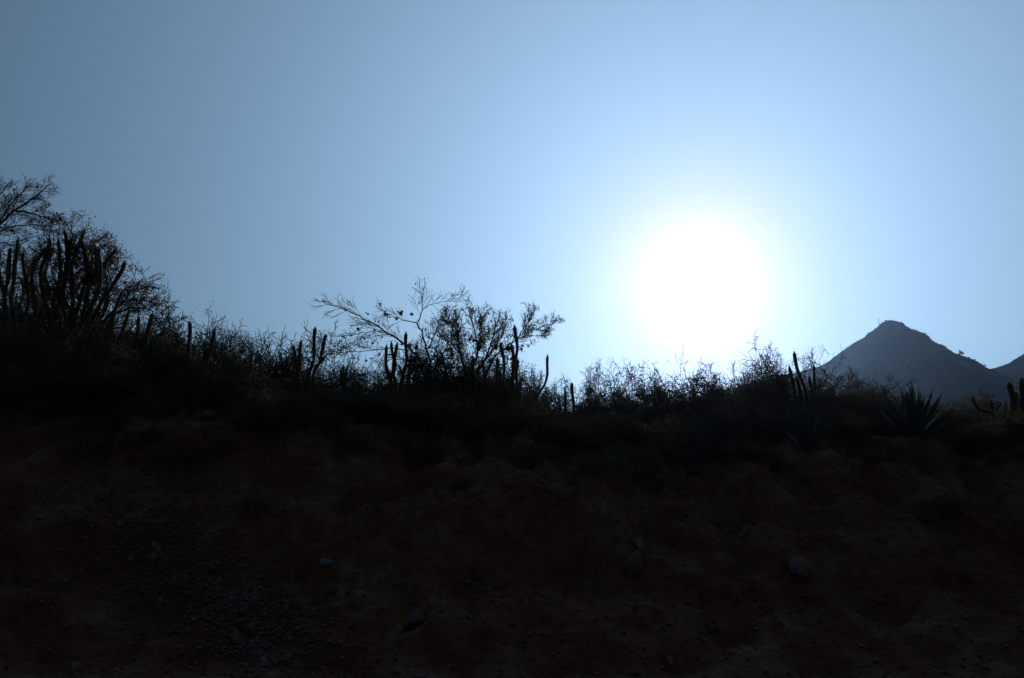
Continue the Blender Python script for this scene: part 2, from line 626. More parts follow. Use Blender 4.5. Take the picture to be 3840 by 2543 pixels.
far_tree(3604, 1336, 7.5, 5, 'tallest lone tree on the falling ridge of the pointed mountain')
far_tree(3632, 1345, 3.5, 6, 'low round tree just below the tallest ridge tree on the mountain')
far_tree(3694, 1377, 4.5, 7, 'tree at the saddle where the pointed mountain meets the farther ridge')
far_tree(3484, 1266, 3.0, 8, 'small tree on the step of the mountain ridge under the summit')
far_tree(3257, 1253, 2.4, 9, 'tiny shrub on the mountain flank facing the sun')

for i, (sx, sb, st_, lab) in enumerate([(3297, 1224, 1194, 'taller thin mast standing beside the mountain summit'), (3305, 1215, 1203, 'shorter thin mast nearest the mountain summit')]):
    b = at(sx, sb, 899)
    zz = float(surf1(b.x, -1.0))
    h = (sb - st_) * 900 / 3200
    t = thing('radio_mast', lab, 'mast', (b.x, 899, zz - 0.6))
    m = MB()
    for k in range(3):
        a = k * 2.094
        tube(m, [(0.35 * math.cos(a), 0.35 * math.sin(a), 0), (0.18 * math.cos(a), 0.18 * math.sin(a), h)], [0.09, 0.07], 4)
    m.build('tower_leg', M['metal'], t)
    m = MB()
    nb = int(h / 0.8)
    for j in range(nb):
        for k in range(3):
            a0, a1 = k * 2.094, (k + 1) * 2.094
            r0, r1 = 0.35 - 0.17 * j / nb, 0.35 - 0.17 * (j + 1) / nb
            tube(m, [(r0 * math.cos(a0), r0 * math.sin(a0), j * h / nb), (r1 * math.cos(a1), r1 * math.sin(a1), (j + 1) * h / nb)], [0.03, 0.03], 3)
    m.build('bracing', M['metal'], t)
    m = MB()
    tube(m, [(0, 0, h * 0.97), (0, 0, h * 1.15)], [0.06, 0.03], 5)
    m.build('antenna', M['metal'], t)

# ------------------------------------------------------------------ haze
mb = MB()
x0, x1, y0, y1, z0, z1 = -2000, 2000, -2000, 2000, -30, 235
mb.add([(x0, y0, z0), (x1, y0, z0), (x1, y1, z0), (x0, y1, z0), (x0, y0, z1), (x1, y0, z1), (x1, y1, z1), (x0, y1, z1)],
       [(0, 3, 2, 1), (4, 5, 6, 7), (0, 1, 5, 4), (1, 2, 6, 5), (2, 3, 7, 6), (3, 0, 4, 7)])
hm, hnt, hb = mat('haze_air')
hnt.nodes.remove(hb)
pv = hnt.nodes.new('ShaderNodeVolumePrincipled')
pv.inputs['Color'].default_value = (0.40, 0.63, 1.0, 1)
pv.inputs['Density'].default_value = 0.00006
pv.inputs['Anisotropy'].default_value = 0.86
hnt.links.new(pv.outputs[0], hnt.nodes['Material Output'].inputs['Volume'])
haze = tag(mb.build('haze', hm, None, False), 'thin blue haze in the air before the mountain', 'haze', kind='stuff')

# ------------------------------------------------------------------ cacti


def cactus_stem(parent, pts, r, seed, name='stem'):
    """ribbed column along pts (base to tip) with a rounded tip and spines"""
    rg = np.random.default_rng(seed)
    pts = np.asarray([list(p) for p in pts], dtype=float)
    seg = np.linalg.norm(np.diff(pts, axis=0), axis=1)
    s = np.concatenate([[0], np.cumsum(seg)])
    n = max(8, int(s[-1] / 0.055))
    ss = np.linspace(0, s[-1], n)
    out = np.stack([np.interp(ss, s, pts[:, c]) for c in range(3)], 1)
    for _ in range(5):
        out[1:-1] = 0.25 * out[:-2] + 0.5 * out[1:-1] + 0.25 * out[2:]
    ph = rg.uniform(0, 6)
    wob = np.stack([np.sin(ss * 4.3 + ph), np.cos(ss * 3.7 + ph * 2), 0 * ss], 1) * (0.020 * min(s[-1], 2.2) * np.minimum(ss / 0.5, 1))[:, None]
    out = out + wob + np.stack([np.sin(ss * 11 + 2 * ph), np.cos(ss * 9 + ph), 0 * ss], 1) * 0.006
    rad = r * (1 + 0.13 * np.sin(ss * 6.5 + ph) + 0.06 * np.sin(ss * 17 + ph) + rg.normal(size=n) * 0.02)
    rad *= np.clip(0.72 + 0.28 * np.minimum(ss / (0.35 + 1e-6), 1), 0, 1)
    e = (s[-1] - ss) / (1.5 * r)
    rad *= np.where(e < 1, np.sqrt(np.clip(1 - (1 - np.clip(e, 0, 1)) ** 2, 0.06, 1)), 1)
    m = MB()
    v = tube(m, out, rad, 16, True, True)
    o = m.build(name, M['cactus'], parent, False)
    rib = v[:, ::2, :]
    cen = out[:, None, :]
    d = rib - cen
    d /= np.linalg.norm(d, axis=2)[..., None] + 1e-9
    base = rib.reshape(-1, 3)
    dd = d.reshape(-1, 3)
    sv = []
    for k in range(3):
        q = dd + rg.normal(size=dd.shape) * 0.55
        q /= np.linalg.norm(q, axis=1)[:, None]
        w = np.cross(q, rg.normal(size=dd.shape))
        w /= np.linalg.norm(w, axis=1)[:, None]
        L = rg.uniform(0.012, 0.036, (len(q), 1))
        sv.append(np.stack([base + w * 0.002, base - w * 0.002, base + q * L], 1))
    sv = np.concatenate(sv)
    m = MB()
    m.add(sv.reshape(-1, 3), None, np.arange(len(sv) * 3).reshape(-1, 3))
    tag(m.build('spines', M['spine'], o, False), kind='stuff')
    return o


def cactus(label, sx, Y, stems, wpx=18, trunk=None, seed=0, lowy=None):
    """stems: lists of photo points from low to tip; every stem has its own depth"""
    rg = np.random.default_rng(seed + 500)
    bx = at(sx, 1500, Y).x
    g = ground_point(bx, Y)
    t = thing('columnar_cactus', label, 'cactus', g)
    r = wpx / 2 * Y / 3200
    if trunk:
        top = at(trunk[0], trunk[1], Y) - g
        cactus_stem(t, [Vector((0, 0, -0.15)), top * 0.5 + Vector((0.02, 0, 0)), top], r * 1.25, seed + 7, 'trunk')
    for i, st in enumerate(stems):
        w = 1.0
        if isinstance(st[0], (int, float)):
            w, st = st[0], st[1:]
        dy = rg.uniform(-0.35, 0.35) if len(stems) > 1 else 0.0
        n = len(st)
        pts = [at(a, b, Y + dy * min(1, (k + 1) / 2)) - g for k, (a, b) in enumerate(st)]
        if trunk:
            pts = [top * 0.9] + pts
        else:
            p0 = Vector((pts[0].x * 0.4, pts[0].y * 0.5, -0.15))
            zz = float(gz(p0.x + g.x, p0.y + g.y)) - g.z
            pts = [Vector((p0.x, p0.y, zz - 0.15))] + pts
        cactus_stem(t, pts, r * w, seed * 31 + i)
    return t


def Z1(*a):
    return [(x * 0.5104, 640 + y * 0.5104) for x, y in a]


def Z2(*a):
    return [(560 + x * 0.2956, 1100 + y * 0.2956) for x, y in a]


def Z3(*a):
    return [(1200 + x * 0.3885, 1040 + y * 0.3885) for x, y in a]


def Z5(*a):
    return [(2600 + x * 0.2956, 1280 + y * 0.2956) for x, y in a]


def Z6(*a):
    return [(3140 + x * 0.3827, 1140 + y * 0.3827) for x, y in a]


# big candelabra thicket on the high side of the bank
cactus('tall many-armed candelabra cactus crowding the thicket below the bare tree', 260, 15.5, [
    Z1((480, 1250), (520, 900), (560, 640), (600, 430)),
    Z1((470, 1250), (480, 900), (470, 640), (478, 440)),
    Z1((380, 1250), (400, 950), (440, 720), (440, 500)),
    Z1((350, 1250), (330, 950), (320, 700), (345, 495)),
    Z1((520, 1250), (600, 950), (630, 700), (610, 500)),
    Z1((540, 1250), (640, 1000), (690, 760), (690, 555)),
    Z1((560, 1250), (680, 1000), (735, 760), (740, 560)),
    Z1((580, 1250), (690, 960), (760, 700), (800, 640), (835, 620), (866, 568)),
    Z1((600, 1280), (730, 1000), (830, 820), (900, 740), (920, 668)),
    Z1((420, 1250), (430, 900), (510, 700), (530, 510)),
], 14, seed=1)
cactus('slender candelabra cactus half hidden under the bare tree limb', 70, 15.0, [
    Z1((130, 1300), (100, 1000), (90, 750), (140, 490)),
    Z1((90, 1300), (40, 950), (60, 700), (75, 560)),
    Z1((160, 1300), (180, 950), (200, 760), (190, 600)),
    Z1((190, 1300), (240, 1000), (260, 760), (300, 600), (330, 560)),
    Z1((60, 1300), (10, 1000), (0, 800), (25, 600)),
], 14, seed=2)
cactus('crooked thin-armed cactus tangled into the back of the thicket', 190, 16.4, [
    Z1((260, 1250), (250, 950), (210, 760), (240, 620)), Z1((300, 1250), (330, 1000), (300, 820), (380, 640), (400, 560)), Z1((420, 1250), (460, 1000), (420, 820), (500, 650), (505, 520)),
    Z1((520, 1250), (560, 1050), (650, 900), (640, 720), (670, 620)), Z1((600, 1280), (700, 1120), (780, 960), (790, 860)), Z1((330, 1250), (280, 1050), (350, 880), (330, 760)),
    Z1((640, 1290), (760, 1150), (860, 1000), (900, 880)), Z1((220, 1250), (150, 1050), (170, 900), (130, 780)), Z1((450, 1250), (540, 1080), (560, 900), (600, 780))], 13, seed=40)
cactus('straight-stemmed cactus row under the round thorn tree crown', 470, 14.6, [
    Z1((880, 1330), (905, 1150), (925, 1010)),
    Z1((980, 1330), (1000, 1180), (1020, 1075)),
    Z1((1050, 1330), (1090, 1180), (1130, 1040)),
    Z1((820, 1330), (850, 1080), (880, 880)),
    Z1((780, 1330), (800, 1190), (830, 1080)),
], 14, seed=3)
cactus('leaning cactus stem rising from the scrub beside the thorn tree', 590, 15.2, [Z2((60, 680), (140, 570), (222, 460))], 15, seed=4)
cactus('stout upright cactus column alone in the scrub', 700, 14.5, [Z2((480, 900), (487, 660), (510, 362))], 17, seed=5)
cactus('leaning cactus column with a thick forked foot', 770, 14.2, [
    Z2((700, 900), (760, 690), (800, 560), (835, 458)), [1.25] + Z2((690, 860), (710, 760), (740, 680)), [0.8] + Z2((760, 800), (795, 735), (790, 690))], 15, seed=6)
cactus('thin crooked cactus stem beside the leaning column', 815, 14.4, [Z2((850, 900), (880, 760), (900, 690), (930, 612))], 11, seed=8)
cactus('small pale cactus stem buried in brown twigs', 945, 15.0, [Z2((1290, 1000), (1305, 860), (1314, 740))], 8, seed=9)
cactus('five-armed cactus with two long arms standing apart from the trees', 1145, 15.0, [
    Z2((1880, 1000), (1830, 860), (1820, 650)), Z2((1905, 1000), (1893, 800), (1905, 585)), Z2((2010, 1000), (2060, 860), (2090, 660), (2122, 422)),
    Z2((2060, 1010), (2150, 840), (2220, 680), (2257, 520)), [0.8] + Z2((2080, 1000), (2150, 920), (2200, 890), (2250, 795))], 13, seed=10)
cactus('stubby forked cactus in front of the dry scrub', 1288, 15.2, [Z3((215, 960), (212, 850)), Z3((235, 960), (250, 855)), Z3((200, 960), (195, 880))], 12, seed=11)
cactus('knobbly many-forked cactus in front of the bare spreading tree', 1495, 14.8, [
    Z3((660, 960), (625, 870), (640, 830)), Z3((680, 960), (650, 840), (640, 650)), Z3((700, 960), (740, 830), (680, 740), (665, 615)),
    Z3((720, 960), (738, 800), (750, 630)), Z3((780, 980), (810, 850), (825, 720), (845, 525)), [1.2] + Z3((850, 1050), (855, 960), (870, 860)),
    [1.1] + Z3((690, 1020), (640, 910), (622, 850)), [0.9] + Z3((790, 980), (760, 890), (750, 850))], 12, seed=12)
cactus('tallest dark cactus column through the leafy tree', 1925, 14.8, [
    Z3((1860, 1050), (1865, 800), (1885, 650), (1890, 465)), [1.1] + Z3((1850, 1050), (1850, 850), (1845, 640))], 12, seed=13)
cactus('dark twin cactus columns behind the leafy tree clumps', 1882, 15.6, [
    Z3((1770, 1050), (1755, 850), (1750, 640)), Z3((1735, 1050), (1730, 880), (1722, 770))], 12, seed=14)
cactus('short rim-lit cactus columns at the edge of the leafy tree', 1944, 14.4, [
    Z3((1915, 1100), (1912, 950), (1920, 785)), [0.8] + Z3((1735, 1100), (1745, 960), (1738, 890)), [0.8] + Z3((1925, 1120), (1930, 1030), (1922, 980))], 11, seed=15)
cactus('pale stubby cactus arms under the leafy tree', 1780, 14.9, [
    Z3((1500, 1000), (1485, 860), (1480, 770)), Z3((1570, 960), (1562, 860), (1566, 780)), [0.8] + Z3((1600, 960), (1660, 860), (1685, 780))], 12, seed=16)
cactus('long single cactus arm curving up away from the leafy tree', 1990, 14.5, [
    Z3((2020, 1250), (2100, 1120), (2160, 1020), (2200, 890), (2215, 745))], 10, seed=17)
cactus('pair of thin cactus posts in the sunlit scrub', 2130, 15.0, [
    [(2113, 1580), (2116, 1520), (2114, 1456)], [1.2, (2146, 1570), (2150, 1500), (2149, 1435)], [0.8, (2100, 1560), (2098, 1520), (2096, 1490)]], 10, seed=18)
cactus('tallest of the leaning cactus poles before the mountain foot', 3012, 14.6, [
    Z5((1420, 700), (1390, 540), (1345, 330), (1295, 130)), [1.1] + Z5((1360, 700), (1335, 540), (1325, 440))], 12, seed=19)
cactus('short cactus pole leaning beside the tall leaning pole', 2972, 14.8, [Z5((1300, 620), (1260, 450), (1218, 312))], 11, seed=20)
cactus('forked cactus poles between the tall leaning pole and the mountain', 3050, 14.9, [
    Z5((1560, 700), (1550, 480), (1518, 297)), Z5((1500, 700), (1490, 560), (1482, 440))], 11, seed=21)
cactus('thick double cactus stem beside the curved arm cactus', 3790, 13.6, [
    Z6((1760, 1200), (1735, 1000), (1700, 880), (1668, 770)), [0.9] + Z6((1790, 1200), (1770, 980), (1745, 860))], 20, seed=22)
cactus('stout cactus column at the end of the scrub by the farther ridge', 3846, 13.4, [
    Z6((1850, 1150), (1825, 950), (1795, 725)), [0.9] + Z6((1900, 1150), (1910, 950), (1900, 800))], 20, seed=23)
cactus('sprawling cactus with a sagging curved arm beside the large agave', 3690, 13.8, [
    Z6((1560, 1150), (1520, 1040), (1430, 1072), (1350, 1040), (1320, 950), (1310, 900)),
    Z6((1580, 1150), (1560, 1010), (1610, 965)), [0.9] + Z6((1540, 1150), (1500, 1000), (1490, 930)), [0.9] + Z6((1620, 1150), (1640, 1030), (1640, 950))], 12, seed=24)

# ------------------------------------------------------------------ ball moss (epiphyte clumps on the branches)


def moss_mesh(seed):
    r = np.random.default_rng(seed)
    m = MB()
    v = IV * r.uniform(0.45, 0.8, (12, 1))
    m.add(v, None, IF)
    n = 60
    d = r.normal(size=(n, 3))
    d /= np.linalg.norm(d, axis=1)[:, None]
    w = np.cross(d, r.normal(size=(n, 3)))
    w /= np.linalg.norm(w, axis=1)[:, None]
    L = r.uniform(0.6, 1.05, (n, 1))
    q = np.stack([d * 0.3 + w * 0.09, d * 0.3 - w * 0.09, d * L + r.normal(size=(n, 3)) * 0.15], 1)
    m.add(q.reshape(-1, 3), None, np.arange(n * 3).reshape(-1, 3))
    return m.mesh('moss_clump', M['moss'], False)


MOSS = [moss_mesh(i) for i in range(4)]


def moss(parent, p, s, i):
    o = link('moss_clump', MOSS[i % 4], parent)
    o.location = p
    s *= 0.8
    o.scale = (s, s * 1.1, s * (0.75 + 0.1 * (i % 4)))
    o.rotation_euler = (i * 1.3, i * 0.7, i * 2.1)


# ------------------------------------------------------------------ trees


def tree(name, label, sx, Y, limbs, plant, leaf=None, leaf_n=0, leaf_size=0.05, leaf_sp=0.08, moss_px=(), moss_rand=0, seed=0, mosize=0.07, clumps=()):
    g = ground_point(at(sx, 1500, Y).x, Y)
    t = thing(name, label, 'tree', g)
    rg = np.random.default_rng(seed)
    for lb in limbs:
        r0, r1, L, lvl, dep, t0 = lb[0]
        pts = []
        n = len(lb) - 1
        for k, q in enumerate(lb[1:]):
            if q == 'base':
                pts.append(Vector((0, 0, -0.2)))
            else:
                f = k / max(1, n - 1)
                dd = dep[0] + (dep[1] - dep[0]) * f
                pts.append(at(q[0], q[1], Y + dd) - g)
        plant.limb(pts, r0 * 0.56, r1 * 0.55, L, lvl, t0)
    if plant.wood.n:
        plant.wood.build('trunk', M['bark'], t)
    if plant.twig.n:
        tag(plant.twig.build('crown', M['twig'], t), kind='stuff')
    if leaf and leaf_n:
        m = MB()
        src = np.array(plant.mid + plant.tips)
        pick = src[rg.integers(0, len(src), leaf_n)] + rg.normal(size=(leaf_n, 3)) * leaf_sp
        if len(clumps):
            cc = []
            for (cx, cy, rad, n) in clumps:
                c = np.array(at(cx, cy, Y + rg.uniform(-0.4, 0.4)) - g)
                q = rg.normal(size=(n, 3))
                q /= np.linalg.norm(q, axis=1)[:, None]
                cc.append(c + q * rad * rg.random((n, 1)) ** 0.5)
            pick = np.concatenate([pick] + cc)
        leaf_quads(m, pick, leaf_size, rg, 0.55)
        tag(m.build('leaves', M[leaf], t), kind='stuff')
    i = 0
    for (mx_, my_, s) in moss_px:
        c_ = at(mx_, my_, Y + rg.uniform(-0.3, 0.3)) - g
        moss(t, c_, s * 0.8, i)
        moss(t, c_ + Vector((rg.normal() * s * 0.9, rg.normal() * s, rg.normal() * s * 0.6)), s * rg.uniform(0.35, 0.6), i + 1)
        i += 2
    if moss_rand:
        src = np.array(plant.mid)
        for k in rg.integers(0, len(src), moss_rand):
            moss(t, Vector(src[k]), mosize * rg.uniform(0.5, 1.2), i)
            i += 1
    return t


# bare tree over the thicket, partly outside the frame
pl = Plant(21, seg=0.09, jit=0.13, trop=0.03, rmin=0.0038, maxlvl=4, kids=(6, 7, 9, 7), ratio=(0.45, 0.75), ang=(20, 55), split=0.016, per_m=17)
tree('bare_thorn_tree', 'large leafless thorn tree with a fine twig spray above the cactus thicket', -110, 16.5, [
    ((0.12, 0.07, 0, 1, (0, 0), 0.3), 'base', (-120, 1200), (-90, 1000), (-60, 900)),
    ((0.06, 0.018, 0.58, 2, (0, -0.6), 0.15), (-60, 900), (0, 838), (50, 790), (102, 762), (178, 696)),
    ((0.05, 0.015, 0.58, 2, (0, 0.6), 0.15), (-60, 900), (-40, 800), (0, 730), (30, 690)),
    ((0.05, 0.015, 0.58, 2, (0, 0.2), 0.15), (-100, 1050), (0, 900), (60, 930), (110, 900)),
    ((0.05, 0.015, 0.6, 2, (0, 0.4), 0.2), (-60, 900), (-60, 760), (-30, 700)),
    ((0.04, 0.012, 0.58, 2, (-0.6, -0.9), 0.1), (60, 790), (110, 800), (170, 815), (200, 830)),
    ((0.04, 0.012, 0.6, 2, (0, -0.8), 0.1), (-60, 900), (20, 800), (60, 740), (100, 700)),
    ((0.04, 0.012, 0.6, 2, (0, 0.9), 0.1), (-60, 900), (40, 850), (120, 840), (190, 850)),
], pl, moss_px=[(45, 865, 0.085), (85, 848, 0.04), (160, 835, 0.045), (97, 900, 0.04)], moss_rand=14, seed=31, mosize=0.05)

# the thorn tree with rounded crown, right of the thicket
pl = Plant(22, seg=0.08, jit=0.2, trop=0.02, rmin=0.0050, maxlvl=4, kids=(6, 6, 6, 6), ratio=(0.5, 0.75), ang=(30, 70), split=0.016, per_m=17)
tree('thorn_tree', 'round-crowned thorn tree leaning out from the cactus thicket with dry seed clumps', 300, 15.9, [
    ((0.09, 0.06, 0, 1, (0, 0), 0.3), 'base', (310, 1300), (350, 1240)),
    ((0.05, 0.015, 0.65, 2, (0, -0.4), 0.25), (350, 1240), (420, 1180), (460, 1130), (500, 1080), (540, 1040)),
    ((0.05, 0.014, 0.6, 2, (0, 0.5), 0.3), (350, 1240), (440, 1150), (490, 1120), (560, 1130), (590, 1140)),
    ((0.05, 0.014, 0.6, 2, (0, 0.2), 0.3), (350, 1240), (390, 1100), (430, 1020), (460, 990)),
    ((0.05, 0.014, 0.6, 2, (0, -0.2), 0.3), (330, 1270), (330, 1080), (330, 960), (340, 900)),
    ((0.05, 0.014, 0.6, 2, (0, 0.4), 0.3), (330, 1270), (280, 1080), (260, 930), (270, 840)),
    ((0.05, 0.014, 0.55, 2, (0, 0.6), 0.3), (330, 1270), (360, 1080), (370, 930), (390, 900)),
    ((0.04, 0.012, 0.55, 2, (0, 0.1), 0.3), (420, 1180), (500, 1150), (560, 1160), (600, 1180)),
    ((0.04, 0.012, 0.55, 2, (0, -0.6), 0.3), (330, 1270), (200, 1050), (180, 900), (200, 830)),
    ((0.04, 0.012, 0.6, 2, (0, 0.6), 0.2), (310, 1300), (150, 1120), (110, 1000), (90, 930)),
    ((0.04, 0.012, 0.6, 2, (0, -0.5), 0.2), (310, 1300), (240, 1120), (240, 1000), (290, 880)),
    ((0.04, 0.012, 0.6, 2, (0, 0.9), 0.2), (320, 1290), (60, 1180), (20, 1060), (30, 960)),
    ((0.04, 0.012, 0.6, 2, (0, 0.3), 0.2), (340, 1250), (420, 1080), (400, 980), (410, 930)),
], pl, leaf='leaf_dry', leaf_n=9500, leaf_size=0.036, leaf_sp=0.04, moss_rand=80, seed=32, mosize=0.055,
    moss_px=[(585, 1078, 0.035), (592, 1130, 0.035), (572, 1150, 0.06), (500, 1060, 0.06), (340, 940, 0.08), (310, 930, 0.06)],
    clumps=[(180, 945, 0.28, 700), (140, 980, 0.22, 500), (290, 960, 0.22, 450), (350, 1010, 0.2, 400), (330, 930, 0.13, 250), (260, 900, 0.12, 200), (500, 1070, 0.12, 160), (300, 1080, 0.3, 600), (200, 1100, 0.35, 700), (100, 1060, 0.3, 500)])

# bare spreading tree in the middle
pl = Plant(23, seg=0.08, jit=0.08, trop=0.01, rmin=0.0034, maxlvl=4, kids=(5, 6, 7, 5), ratio=(0.4, 0.66), ang=(16, 48), split=0.010, per_m=13)
tree('bare_spreading_tree', 'bare tree with long limbs spreading sideways, dotted with dark moss balls', 1640, 15.6, [
    ((0.075, 0.045, 0, 1, (0, 0), 0.3), 'base', (1632, 1470), (1620, 1413)),
    ((0.042, 0.024, 0.3, 3, (0, 0.1), 0.4), (1620, 1413), (1608, 1327), (1585, 1265), (1583, 1242), (1563, 1211)),
    ((0.022, 0.008, 0.66, 2, (0.1, 0.4), 0.2), (1563, 1211), (1585, 1168), (1588, 1133), (1573, 1090)),
    ((0.016, 0.006, 0.62, 2, (0.2, -0.3), 0.2), (1585, 1160), (1627, 1137), (1690, 1128), (1736, 1114)),
    ((0.02, 0.007, 0.62, 2, (0.1, -0.4), 0.2), (1563, 1211), (1511, 1199), (1449, 1178), (1425, 1160)),
    ((0.045, 0.010, 0.66, 2, (0, -0.5), 0.25), (1615, 1400), (1550, 1320), (1511, 1285), (1456, 1250), (1410, 1219), (1344, 1184), (1293, 1160), (1216, 1137)),
    ((0.022, 0.007, 0.62, 2, (-0.2, 0.5), 0.25), (1511, 1285), (1470, 1255), (1418, 1243), (1340, 1252), (1278, 1262)),
    ((0.022, 0.007, 0.62, 2, (-0.1, -0.8), 0.25), (1534, 1312), (1472, 1304), (1394, 1316), (1320, 1318), (1300, 1324)),
    ((0.025, 0.008, 0.62, 2, (0, 0.6), 0.25), (1612, 1370), (1640, 1300), (1660, 1240), (1668, 1200)),
    ((0.022, 0.008, 0.4, 2, (0, 0.3), 0.2), (1608, 1390), (1560, 1350), (1500, 1345), (1450, 1350)),
    ((0.03, 0.008, 0.6, 2, (0, -0.5), 0.2), (1615, 1400), (1660, 1330), (1690, 1270), (1700, 1210)),
    ((0.025, 0.008, 0.6, 2, (0, 0.4), 0.2), (1600, 1310), (1630, 1260), (1650, 1200), (1690, 1160)),
], pl, leaf='leaf_dry', leaf_n=500, leaf_size=0.025, leaf_sp=0.03, seed=33, mosize=0.03, moss_rand=70,
    moss_px=[(x, y, s) for (x, y), s in zip(Z3((245, 320), (463, 355), (370, 500), (228, 575), (302, 560), (405, 575), (528, 510), (505, 637), (330, 780), (445, 805), (630, 330), (625, 355), (780, 350), (885, 355), (930, 680), (920, 790), (1080, 720), (1060, 680), (1150, 800), (1115, 755), (575, 745), (600, 580), (650, 360), (740, 400), (860, 660)),
                                            [.045, .05, .085, .055, .05, .05, .06, .06, .055, .06, .055, .06, .1, .08, .08, .1, .06, .05, .08, .06, .05, .04, .07, .07, .12])])

# leafy tree beside it
pl = Plant(24, seg=0.07, jit=0.14, trop=0.09, rmin=0.0042, maxlvl=4, kids=(5, 6, 7, 6), ratio=(0.5, 0.8), ang=(18, 48), split=0.014, per_m=15)
tree('leafy_tree', 'twiggy green-leaved tree with dark clumps beside the bare spreading tree', 1770, 16.2, [
    ((0.09, 0.06, 0, 1, (0, 0), 0.3), 'base', (1765, 1460), (1752, 1401)),
    ((0.05, 0.025, 0.45, 2, (0, -0.3), 0.4), (1752, 1401), (1736, 1351), (1721, 1312), (1717, 1240), (1712, 1205)),
    ((0.03, 0.012, 0.45, 2, (-0.2, 0.2), 0.3), (1728, 1330), (1700, 1290), (1660, 1270), (1640, 1255)),
    ((0.03, 0.012, 0.45, 2, (-0.2, 0.5), 0.3), (1721, 1312), (1700, 1250), (1685, 1190)),
    ((0.05, 0.014, 0.45, 2, (0, 0.4), 0.35), (1758, 1420), (1785, 1350), (1794, 1312), (1780, 1240), (1762, 1180)),
    ((0.04, 0.014, 0.45, 2, (0, 0.7), 0.35), (1785, 1350), (1800, 1290), (1806, 1230), (1806, 1185)),
    ((0.05, 0.014, 0.45, 2, (0, -0.3), 0.35), (1762, 1430), (1820, 1350), (1850, 1270), (1860, 1205)),
    ((0.04, 0.014, 0.45, 2, (0, 0.3), 0.35), (1820, 1350), (1870, 1280), (1899, 1215)),
    ((0.04, 0.010, 0.45, 2, (0, -0.2), 0.35), (1830, 1360), (1900, 1300), (1938, 1273), (1970, 1225), (1996, 1184)),
    ((0.02, 0.008, 0.4, 2, (-0.1, -0.4), 0.25), (1938, 1273), (1980, 1245), (2030, 1225), (2075, 1212)),
    ((0.02, 0.008, 0.35, 2, (-0.1, 0.3), 0.25), (1938, 1275), (1990, 1260), (2045, 1258)),
], pl, leaf='leaf_green', leaf_n=5200, leaf_size=0.028, leaf_sp=0.02, seed=34, mosize=0.045, moss_rand=20,
    moss_px=[(x, y, s) for (x, y), s in zip(Z3((1530, 690), (1245, 690), (1700, 680), (1820, 690), (1945, 685), (2010, 665), (1750, 640), (1600, 705), (1550, 600), (1685, 750)), [.13, .07, .11, .12, .06, .06, .08, .06, .12, .06])],
    clumps=[(x, y, r, n) for (x, y), (r, n) in zip(Z3((1340, 580), (1360, 640), (1380, 740), (1550, 610), (1530, 680), (1620, 540), (1700, 660), (1820, 680), (1600, 870), (1560, 900), (1430, 870), (1380, 850)),
                                                 [(.18, 420), (.16, 380), (.15, 340), (.14, 330), (.13, 300), (.14, 220), (.13, 300), (.14, 320), (.26, 700), (.26, 600), (.2, 350), (.18, 260)])])

# ------------------------------------------------------------------ bushes along the bank top


def bush_proto(kind, seed):
    r = np.random.default_rng(seed)
    if kind == 'bare':
        p = Plant(seed, seg=0.07, jit=0.30, trop=0.03, rmin=0.0022, maxlvl=3, kids=(6, 7, 6), ratio=(0.42, 0.7), ang=(30, 80), split=0.008)
        nst, hh = 7, 0.62
    elif kind == 'dry':
        p = Plant(seed, seg=0.07, jit=0.28, trop=0.02, rmin=0.0020, maxlvl=3, kids=(7, 6, 6), ratio=(0.4, 0.68), ang=(35, 80), split=0.008)
        nst, hh = 8, 0.58
    else:
        p = Plant(seed, seg=0.07, jit=0.22, trop=0.06, rmin=0.0023, maxlvl=3, kids=(6, 6, 5), ratio=(0.4, 0.65), ang=(30, 65), split=0.008)
        nst, hh = 9, 0.58
    for i in range(nst):
        a = i * 2.4 + r.uniform(-0.4, 0.4)
        sp = r.uniform(0.1, 0.75)
        d = unit(np.array([math.cos(a) * sp, math.sin(a) * sp, 1.0]))
        p.grow((math.cos(a) * 0.06, math.sin(a) * 0.06, -0.08), d, hh * r.uniform(0.7, 1.15), r.uniform(0.006, 0.011))
    src = np.array(p.mid + p.tips)
    m = MB()
    n = {'bare': 2600, 'dry': 4600, 'green': 6000}[kind]
    pick = src[r.integers(0, len(src), n)] + r.normal(size=(n, 3)) * 0.025
    leaf_quads(m, pick, {'bare': 0.010, 'dry': 0.014, 'green': 0.017}[kind], r, 0.55)
    return (p.wood.mesh('stems', M['bark']), p.twig.mesh('twigs', M['twig']), m.mesh('leaves', M['leaf_green' if kind == 'green' else 'leaf_dry']), float(np.quantile(src[:, 2], 0.985)))


PROTO = {k: [bush_proto(k, 300 + 17 * i + j * 101) for i in range(n)] for j, (k, n) in enumerate((('bare', 5), ('dry', 4), ('green', 4)))}
BLAB = {'bare': ('bare_bush', 'leafless twiggy bush'), 'dry': ('dry_bush', 'brown withered bush'), 'green': ('leafy_bush', 'dark olive leafy bush')}
PLACE = [(240, 'under the many-armed cactus thicket'), (520, 'beside the round-crowned thorn tree'), (860, 'among the lone cactus columns'), (1060, 'between the lone columns and the five-armed cactus'),
         (1250, 'round the five-armed cactus'), (1420, 'between the five-armed and the knobbly cactus'), (1680, 'round the bare spreading tree'), (1960, 'round the twiggy leafy tree'),
         (2200, 'round the thin cactus posts'), (2480, 'between the cactus posts and the yellow weed'), (2780, 'by the small agave in the sunlit gap'), (2960, 'between the small and middle-sized agave'),
         (3120, 'round the leaning cactus poles'), (3340, 'between the leaning poles and the large agave'), (3560, 'round the large agave'), (9999, 'round the sagging curved cactus arm')]
ROWS = ['set far back', 'midway back', 'at the edge', 'low on the lip', 'down the face']
cnt = {'bare': 0, 'dry': 0, 'green': 0}


